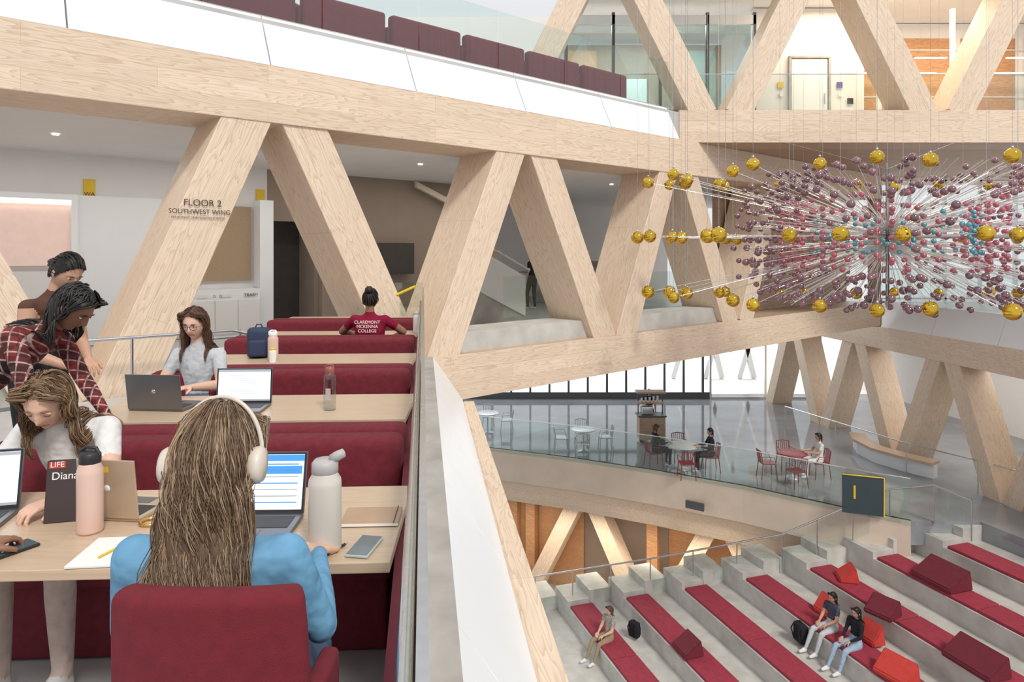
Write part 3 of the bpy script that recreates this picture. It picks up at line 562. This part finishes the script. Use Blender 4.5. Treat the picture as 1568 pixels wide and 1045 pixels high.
def wedge(loc,s,rz,m,n='wedge_cushion'):
    g=grp(n,loc,rz); x,y,z=s; bm=bmesh.new(); vs=[bm.verts.new(p) for p in((-x/2,-y/2,0),(x/2,-y/2,0),(x/2,y/2,0),(-x/2,y/2,0),(-x/2,-y/2,z*.25),(x/2-.08,-y/2,z),(x/2-.08,y/2,z),(-x/2,y/2,z*.25))]
    for f in((3,2,1,0),(4,5,6,7),(0,1,5,4),(1,2,6,5),(2,3,7,6),(3,0,4,7)): bm.faces.new([vs[i] for i in f])
    bmesh.ops.bevel(bm,geom=bm.edges[:],offset=.025,segments=2,affect='EDGES'); bmob('foam_block',bm,m,g)
wedge((9.75,15.5,-5.83),(.7,1.0,.45),TAq,REDM); wedge((8.15,15.0,-6.28),(.52,.6,.36),TAq+.3,REDM); wedge((8.15,16.6,-6.28),(.45,.5,.36),TAq-.5,REDB)
wedge((8.9,13.1,-6.28),(.6,1.0,.42),TAq,REDM); wedge((7.6,13.5,-6.73),(.5,.7,.4),TAq+.2,REDB); wedge((4.1,15.9,-7.63),(.5,.6,.38),TAq,REDM); wedge((7.3,15.85,-6.73),(.35,.5,.45),TAq,REDB)
wedge((7.75,14.75,-6.73),(.35,.5,.45),TAq,REDB)
def pack(loc,rz,m,s=1):
    g=grp('backpack',loc,rz,sc=s); box('main_bag',(0,0,.22),(.32,.2,.44),m,g,bev=.08); box('front_pocket',(0,-.12,.15),(.24,.09,.24),m,g,bev=.04)
    tube('top_loop',[(-.05,0,.43),(-.03,0,.48),(.03,0,.48),(.05,0,.43)],.01,m,g); tube('strap_1',[(-.1,.09,.42),(-.12,.16,.3),(-.1,.1,.08)],.016,m,g); tube('strap_2',[(.1,.09,.42),(.12,.16,.3),(.1,.1,.08)],.016,m,g)
pack((6.55,15.5,-7.18),YQ,BLK,1.0); pack((3.1,17.3,-8.08),YQ+.5,BLK,.9)
# ---------------------------------------------------------------- floor 1 furniture
CHW=mat('white_wire',(.50,.51,.53),.4,.5); CHR=mat('red_wire',(.26,.03,.035),.45)
def cafe_chair(x,y,yaw,m):
    g=grp('cafe_chair',(x,y,-5),yaw)
    box('seat',(0,0,.45),(.42,.42,.03),m,g,bev=.012)
    for sx in(-1,1):
        tube('front_leg',[(sx*.19,.19,.44),(sx*.22,.22,0)],.014,m,g,res=1); tube('back_leg',[(sx*.22,-.24,0),(sx*.19,-.19,.45),(sx*.19,-.25,.82)],.014,m,g,res=1)
        tube('arm',[(sx*.19,-.22,.66),(sx*.24,.12,.66),(sx*.20,.19,.45)],.011,m,g,res=1)
    tube('back_top',[(-.19,-.25,.82),(0,-.29,.84),(.19,-.25,.82)],.014,m,g,res=1)
    tube('back_slats',[[(i*.06,-.2,.46),(i*.06,-.27,.82)] for i in(-2,-1,0,1,2)],.009,m,g,res=1)
def cafe_table(x,y,m,r=.42):
    g=grp('cafe_table',(x,y,-5)); lathe('top',[(0,.71),(r-.01,.71),(r,.72),(r,.735),(r-.01,.74),(0,.74)],m,g); lathe('pedestal',[(.24,0),(.24,.015),(.05,.04),(.03,.1),(.03,.7),(.1,.71)],CHW,g)
for x,y,m,r,chs in((2.4,22.9,CHW,.42,((-.75,0,-PI/2),(.75,.1,PI/2),(0,.7,PI),(-.1,-.75,0))),(-.9,25.2,CHW,.42,((-.7,0,-PI/2),(.7,.1,PI/2),(0,.7,PI))),
   (5.25,21.,PAPER,.5,((-.85,.2,-PI/2+.2),(.8,-.2,PI/2),(-.1,-.85,0),(.1,.8,PI))),(8.3,20.2,CHR,.42,((-.75,0,-PI/2),(.8,0,PI/2),(.1,.75,PI),(-.2,-.75,.2)))):
    cafe_table(x,y,m,r)
    for dx,dy,a in chs: cafe_chair(x+dx,y+dy,a,CHW if m is CHW else CHR)
g=grp('coffee_cart',(4.9,24.1,-5)); box('body',(0,0,.5),(.9,.55,.8),WOODD,g,bev=.02); box('counter',(0,0,.93),(1.0,.62,.05),DKM,g,bev=.01); box('shelf',(0,.1,1.35),(.9,.35,.04),WOODD,g)
for sx in(-1,1): tube('post',[(sx*.43,.1,.95),(sx*.43,.1,1.7)],.02,DKM,g); 
box('roof',(0,.1,1.72),(1.0,.5,.05),WOODD,g); box('machine',(-.15,0,1.1),(.4,.35,.3),STEEL,g,bev=.03)
for sx in(-1,1):
    o=lathe('wheel',[(0,-.02),(.1,-.02),(.1,.02),(0,.02)],BLACK,g,(sx*.35,-.25,.1)); o.rotation_euler=(PI/2,0,0)
for i in range(5): lathe('cup_stack',[(.03,0),(.04,.12+.02*i)],PAPER,g,(-.3+i*.14,.1,1.37),12)
g=grp('level_sign_board',(8.95,17.35,-5),-.35)
meshob('panel',[(-.5,0,0),(.45,0,0),(.45,0,.98),(-.2,0,.98),(-.5,0,.98),(-.5,.12,0),(.45,.12,0),(.45,.12,.85),(-.2,.12,.98),(-.5,.12,.98)],[(0,1,2,3,4),(9,8,7,6,5),(0,5,6,1),(1,6,7,2),(4,3,8,9),(0,4,9,5),(2,7,8,3)],mat('sign_slate',(.035,.06,.07),.4),g)
tube('yellow_edge',[(-.5,-.005,.98),(.45,-.005,.98),(.45,-.005,0),],.018,YEL,g); text('numeral','1',.5,(-.22,-.01,.38),(PI/2,0,0),YEL,g)
g=grp('curved_bench'); pts=[(11.6,23.5),(11.3,22.6),(11.35,21.6),(11.8,20.7),(12.3,20.0)]
strip('seat',pts,-4.6,-4.52,0,MAPLE,g,.5); strip('base',pts,-5,-4.6,-.12,WHITE,g,.25)
tube('rail',[(10.2,25.5,-4.1),(11.0,23.2,-4.1),(11.9,20.6,-4.1),(12.9,18.9,-4.1),(13.6,17.4,-4.1)],.02,STEEL,g)
for p in((10.2,25.5),(11.0,23.2),(11.9,20.6),(12.9,18.9)): tube('rail_post',[(*p,-5),(*p,-4.1)],.016,STEEL,g)
# ---------------------------------------------------------------- suspended sculpture
sc=grp('suspended_bubble_sculpture',(6.6,12.0,1.95))
def spheres(name,pts,rads,m,sub):
    b=bmesh.new(); bmesh.ops.create_icosphere(b,subdivisions=sub,radius=1); b.verts.ensure_lookup_table(); v0=np.array([v.co[:] for v in b.verts]); f0=np.array([[v.index for v in f.verts] for f in b.faces]); b.free()
    P=np.array(pts); r=np.array(rads); vs=(v0[None]*r[:,None,None]+P[:,None]).reshape(-1,3); fs=(f0[None]+(np.arange(len(P))*len(v0))[:,None,None]).reshape(-1,3)
    return meshob(name,vs.tolist(),fs.tolist(),m,sc,True)
GOLD=mat('amber_glass',(.68,.44,.05),.04,.95,var=.2,sc=6); PURP=mat('mauve_glass',(.26,.135,.165),.07,.75,var=.40,sc=.6,coat=1); PINK=mat('pink_glass',(.52,.12,.17),.10,.5,var=.25,sc=1,coat=1); CYAN=mat('aqua_glass',(.10,.36,.43),.10,.5,var=.25,sc=1,coat=1); ROD=mat('white_rod',(.86,.85,.83),.15,.8)
gp=[];rods=[];pp=[];pk=[];cy=[];wires=[];caps=[]
for zl in(-.92,0,.92):
    for i in range(28):
        a=2*PI*(i+.5*(zl!=0))/28; rx,ry=4.4*(1 if i%2 else .86),2.5*(1 if i%2 else .80); k=.95 if zl else 1.
        p=(rx*math.cos(a)*k,ry*math.sin(a)*k,zl*(1.05+.15*abs(math.sin(a)))); gp.append(p); rods.append([(0.02*math.cos(a),0.02*math.sin(a),zl*.12),p]); wires.append([p,(p[0],p[1],6.5)]); caps.append((p[0],p[1],p[2]+.12))
def okgap(x,y): return abs(x)>.14 or y>0
for i in range(52):
    a=2*PI*i/52+.03
    near=math.sin(a)<-.25; lf=math.cos(a)<-.3
    for j in range(11):
        el=-1.15+j*.23+.05*math.sin(i*2.1); rm_=max(.1,1-(abs(el)/1.5)**3.2)**.5; 
        for R0 in (2.5,2.25,1.95):
            if near and abs(el)<.55 and R0<2.4: continue
            Rr=R0*rm_+.18*math.sin(i*5.3+j*2.7)
            if rng.rand()<(.26 if near and abs(el)<.6 else .54):
                x,y=Rr*(.98 if lf else 1.35)*math.cos(a),Rr*.92*math.sin(a)
                if okgap(x,y): pp.append((x,y,el*(.78+.22*R0/2.55)))
        if j%2==0 or i%3==0: rods.append([(0,0,el*.15),(2.4*rm_*math.cos(a),2.1*rm_*math.sin(a),el)])
        if abs(el)<.72:
            for q in range(2):
                x,y=(1.5+.25*q)*math.cos(a),(1.45+.25*q)*math.sin(a)
                if rng.rand()<.58 and okgap(x,y): pk.append((x,y,el*.85+.05*q))
        if abs(el)<.62:
            for q in range(2):
                x,y=(1.15-.3*q)*math.cos(a),(1.75+.12*q)*math.sin(a)
                if rng.rand()<.34 and okgap(x,y): cy.append((x,y,el*.62+.04*q))
spheres('amber_balls',gp,(.095+.03*rng.rand(len(gp))).tolist(),GOLD,3); spheres('mauve_balls',pp,(.046+.022*rng.rand(len(pp))).tolist(),PURP,2); spheres('pink_balls',pk,[.046]*len(pk),PINK,2); spheres('aqua_balls',cy,[.040]*len(cy),CYAN,2); spheres('ball_caps',caps,[.022]*len(caps),STEEL,1)
tube('rods',rods,.0055,ROD,sc,res=0); tube('suspension_wires',wires+[[(0,0,-1.2),(0,0,6.5)],[(0,0,1.2),(-3.2,3.7,3.0)],[(0,0,1.2),(6,3.7,3.2)]],.0022,STEEL,sc,res=0)
lathe('hub',[(0,-1.2),(.03,-1.2),(.03,1.2),(0,1.2)],DKM,sc,seg=12)
# ---------------------------------------------------------------- booths
def xe(y): return -.081-.130*y
BY=.05
for i,y in enumerate((2.40,4.20,6.03,7.86,9.68)):
    g=grp('booth_table',(xe(y)-.93,y,0),BY); box('top',(0,0,.725),(1.86,.69,.034),MAPLE,g,bev=.004)
    for sx in(-.55,.55):
        lathe('pedestal',[(.03,.03),(.03,.70),(.1,.705)],STEEL,g,(sx,0,0)); box('foot',(sx,0,.02),(.07,.5,.03),STEEL,g,bev=.01)
for y in(3.30,5.12,6.95,8.78):
    g=grp('booth_bench',(xe(y)-.94,y,0),BY)
    for q in(-1,1):
        box('seat_cushion',(0,q*.31,.39),(1.84,.42,.13),RED,g,bev=.04); box('seat_base',(0,q*.28,.17),(1.80,.34,.33),RED,g,bev=.02)
        box('backrest',(0,q*.105,.56),(1.86,.17,.54),RED,g,bev=.055,seg=4)
g=grp('booth_side_panel'); extr('upholstered_panel',[(-.09,0),(-.09,.69),(-.055,.69),(-.055,0)],.9,10.2,RED,g); extr('top_trim',[(-.092,.69),(-.092,.70),(-.053,.70),(-.053,.69)],.9,10.2,REDM,g)
# foreground chair
def shell(name,w,h,th,bend,m,parent,n=18,k=.32):
    vs=[];fs=[]
    for j in range(n):
        for i in range(n):
            a=-1+2*i/(n-1);b=-1+2*j/(n-1); x=a*math.sqrt(1-b*b*k/1.0*.5); z=b*math.sqrt(1-a*a*k*.5); vs.append((x*w/2,bend*x*x,z*h/2))
    for j in range(n-1):
        for i in range(n-1): q=j*n+i; fs.append((q,q+1,q+n+1,q+n))
    o=meshob(name,vs,fs,m,parent,True); s=o.modifiers.new('s','SOLIDIFY'); s.thickness=th; s.offset=0; b=o.modifiers.new('b','SUBSURF'); b.levels=2;b.render_levels=2; return o
def lounge(loc,yaw):
    g=grp('upholstered_chair',loc,yaw); o=shell('backrest',.395,.62,.065,.05,REDC,g,k=.2); o.location=(0,-.25,.72); o.rotation_euler=(.06,0,0)
    box('seat',(0,.02,.42),(.44,.50,.13),REDC,g,bev=.05,seg=4)
    box('arm_wing',(.188,-.14,.61),(.045,.24,.34),REDC,g,bev=.02)
    for sx in(-1,1):
        for sy in(-1,1): tube('leg',[(sx*.17,sy*.2,.37),(sx*.21,sy*.25,0)],.016,STEEL,g)
    tube('seam_piping',[(-.15,-.288,.50),(0,-.294,.498),(.15,-.288,.50)],.003,REDM,g)
lounge((-.612,1.62,0),.0); lounge((-1.93,1.60,0),-.1)
# ---------------------------------------------------------------- table objects
SG=mat('laptop_grey',(.20,.20,.21),.35,.8,var=.03); SV=mat('laptop_gold',(.52,.41,.30),.4,.4,var=.08); SCR=mat('screen_white',(.80,.86,.95),.3,em=.7,var=.02); SBL=mat('screen_blue',(.05,.25,.60),.3,em=.5); SGR=mat('screen_text',(.35,.38,.42),.3,em=.3)
def laptop(loc,yaw,m,tilt=.25,ui=0,w=.31,d=.22,rev=False):
    g=grp('laptop',loc,yaw); box('base',(0,0,.008),(w,d,.015),m,g,bev=.004); box('keyboard',(0,.03,.0163),(w*.86,d*.45,.001),BLACK,g); box('trackpad',(0,-.065,.0163),(.10,.06,.001),SG,g)
    h=grp('lid',(0,d/2,.014),0,g); h.rotation_euler=(-tilt,0,0)
    box('lid_shell',(0,.004,.107),(w,.007,.214),m,h,bev=.003); box('bezel',(0,-.0002,.107),(w-.006,.001,.208),BLACK,h); box('screen',(0,-.0012,.109),(w-.022,.001,.190),SCR,h)
    if ui==1:
        box('toolbar',(0,-.002,.192),(w-.022,.001,.022),SBL,h)
        for i in range(7): box('row',(0.03,-.002,.17-i*.022),(w*.62,.001,.004),SBL if i%3==0 else SGR,h)
        box('banner',(0.03,-.002,.150),(w*.7,.001,.028),SBL,h)
    if ui==2:
        box('titlebar',(0,-.002,.197),(w-.022,.001,.012),SGR,h); box('taskbar',(0,-.002,.019),(w-.022,.001,.010),SGR,h)
        for i in range(8): box('line',(-.01+.01*(i%3),-.002,.17-i*.016),(w*.5-(i%3)*.03,.001,.002),SGR,h)
    lathe('lid_logo',[(0,0),(.013,0),(.013,.0006),(0,.0006)],STEEL if m is not SV else WHITE,h,(0,.0078,.11)).rotation_euler=(-PI/2,0,0)
    return g,h
TZ=.743
laptop((-.90,2.34,TZ),.03,SG,.28,1)
g,h=laptop((-1.41,2.52,TZ),PI-.12,SV,.12,2,w=.22,d=.20)
for x,z,c in((.0,.18,YEL),(.03,.185,REDB),(.055,.18,BLACK)): box('sticker',(x,.0085,z),(.026,.0008,.022),c,h)
laptop((-1.93,2.36,TZ),.25,SG,.2,2)
laptop((-2.12,4.20,TZ),PI-.08,SG,.15,2,w=.34,d=.24)
laptop((-1.66,4.12,TZ),.05,SG,.12,2,w=.34,d=.24)
def bottle(name,loc,r,h,m,cap,handle=True,neck=.8,hr=.006):
    g=grp(name,loc); lathe('body',[(0,0),(r*.93,0),(r,.008),(r,h*.72),(r*.97,h*.78),(r*neck,h*.84),(r*neck,h*.86)],m,g,seg=40); lathe('lid',[(r*neck,h*.855),(r*neck*1.03,h*.86),(r*neck*1.03,h*.96),(r*neck*.8,h),(0,h)],cap,g)
    if handle: tube('carry_loop',[(-r*neck,0,h*.90),(-r*.8,0,h*1.0),(-r*.3,0,h*1.05),(r*.5,0,h*1.04),(r*neck,0,h*.95)],hr,cap,g)
    return g
CREAM=mat('cream_enamel',(.66,.60,.54),.35,var=.02); PKB=mat('pink_enamel',(.70,.49,.42),.35,var=.02); GCAP=mat('grey_lid',(.45,.42,.42),.5)
g=bottle('insulated_bottle',(-.60,2.19,TZ),.052,.29,CREAM,GCAP,False,.78); o=lathe('flip_spout',[(0,0),(.014,0),(.016,.02),(.014,.045),(0,.05)],GCAP,g,(.02,0,.29)); o.rotation_euler=(0,1.1,0)
bottle('insulated_bottle',(-1.44,2.33,TZ),.041,.275,PKB,BLACK)
CLR=glassmat('clear_plastic',(.84,.87,.885),.8,.10)
g=bottle('clear_water_bottle',(-1.10,4.12,TZ),.037,.26,CLR,mat('rust_lid',(.30,.10,.07),.5),True,.7,.004); box('label',(0,-.0375,.10),(.03,.001,.07),GCAP,g)
bottle('insulated_bottle',(-2.10,6.0,TZ),.045,.25,PKB,PAPER); bottle('insulated_bottle',(-1.12,8.0,TZ),.04,.25,CREAM,GCAP,False); bottle('insulated_bottle',(-2.05,5.85,TZ),.03,.13,PAPER,YEL,False)
g=grp('closed_notebook',(-.50,2.44,TZ),.05); box('cover',(0,0,.008),(.20,.15,.014),mat('kraft_cover',(.45,.30,.20),.6),g,bev=.003); box('pages',(.002,-.002,.008),(.196,.148,.009),PAPER,g); tube('elastic',[(.085,-.077,.0165),(.085,.077,.0165)],.0015,BLACK,g)
def phone(loc,rz,case):
    g=grp('smartphone',loc,rz); box('body',(0,0,.005),(.075,.15,.009),case,g,bev=.004); box('screen',(0,0,.0102),(.068,.143,.0008),mat('phone_screen',(.10,.14,.16),.1,var=.2),g)
phone((-.475,2.20,TZ),-.15,mat('phone_case',(.45,.5,.5),.4)); phone((-1.60,2.17,TZ),-.5,BLACK)
g=grp('ballpoint_pen',(-.565,2.17,TZ+.006),1.1); tube('barrel',[(-.06,0,0),(.05,0,0)],.0045,BLACK,g); tube('tip',[(.05,0,0),(.062,0,0)],.0022,STEEL,g)
g=grp('paper_notebook',(-1.20,2.17,TZ),.1); box('left_page',(-.08,0,.005),(.155,.21,.009),PAPER,g,bev=.003); box('right_page',(.08,0,.005),(.155,.21,.009),PAPER,g,bev=.003); tube('pencil',[(-.08,-.06,.014),(-.03,.07,.014)],.0035,YEL,g)
g=grp('gold_bracelet',(-1.27,2.40,TZ+.006)); tube('band',[(.033*math.cos(a),.033*math.sin(a),0) for a in[i*PI/14 for i in range(28)]],.006,mat('brass',(.7,.45,.15),.25,1.),g,True)
g=grp('upright_book',(-1.58,2.42,TZ),.25,sc=.88); g.rotation_euler=(-.18,0,.25); DKB2=mat('book_cover',(.05,.035,.035),.4); box('cover_front',(0,-.012,.12),(.15,.003,.24),DKB2,g); box('cover_back',(0,.012,.12),(.15,.003,.24),DKB2,g); box('page_block',(.003,0,.12),(.143,.02,.232),PAPER,g); box('spine',(-.075,0,.12),(.004,.026,.24),DKB2,g)
box('masthead',(-.040,-.0145,.222),(.06,.001,.025),REDB,g); text('masthead_text','LIFE',.03,(-.040,-.0155,.214),(PI/2,0,0),PAPER,g); text('title','Diana',.042,(-.01,-.0145,.165),(PI/2,0,0),PAPER,g)
pack((-2.28,6.15,TZ),.2,mat('navy_nylon',(.02,.035,.08),.7),.62)
# ---------------------------------------------------------------- camera and lights
cam=bpy.data.cameras.new('camera'); cam.sensor_width=36; cam.lens=24; cam.shift_y=-.0877; cam.clip_start=.05; cam.clip_end=300
co=bpy.data.objects.new('camera',cam); co.location=(0,0,1.7); co.rotation_euler=(PI/2,0,0); COL.objects.link(co); S.camera=co
w=bpy.data.worlds.new('sky'); S.world=w; w.use_nodes=True; bg=w.node_tree.nodes['Background']; bg.inputs[0].default_value=(.95,.968,1,1); bg.inputs[1].default_value=.86
def area(n,loc,rot,sx,sy,p,c=(1,.95,.88)):
    l=bpy.data.lights.new(n,'AREA'); l.shape='RECTANGLE'; l.size=sx; l.size_y=sy; l.energy=p; l.color=c; o=bpy.data.objects.new(n,l); o.location=loc; o.rotation_euler=rot; COL.objects.link(o)
area('wing_fill',T(-3,3.2,3.38),(0,0,TA),7,.3,80); area('wing_fill',T(5,3.6,3.38),(0,0,TA),7,.3,60)  # area lamps added under the wing ceiling as fill for the rooms
area('lounge_ceiling_light',(11,18,8.4),(0,0,0),7,1,330,(1,.80,.6)); area('meeting_room_fill',(4,20.4,8.4),(0,0,0),4.5,1,260); area('foyer_fill',(3,20.9,-6.9),(0,0,-.5),8,.6,200,(1,.85,.68)); area('arcade_fill',(15,22,-1.1),(0,0,0),2,8,220)  # meeting-room, foyer and arcade lamps are added fills that brighten those spaces
area('plaza_fill',(3,50,14),(0,0,0),60,30,17000,(1,1,1))  # unseen area lamp added above the plaza to brighten the view outside
l=bpy.data.lights.new('sun','SUN'); l.energy=2.3; l.angle=.2; l.color=(1,.95,.87); o=bpy.data.objects.new('sun',l); o.rotation_euler=(math.radians(38),math.radians(22),0); COL.objects.link(o)
S.view_settings.view_transform='Standard'
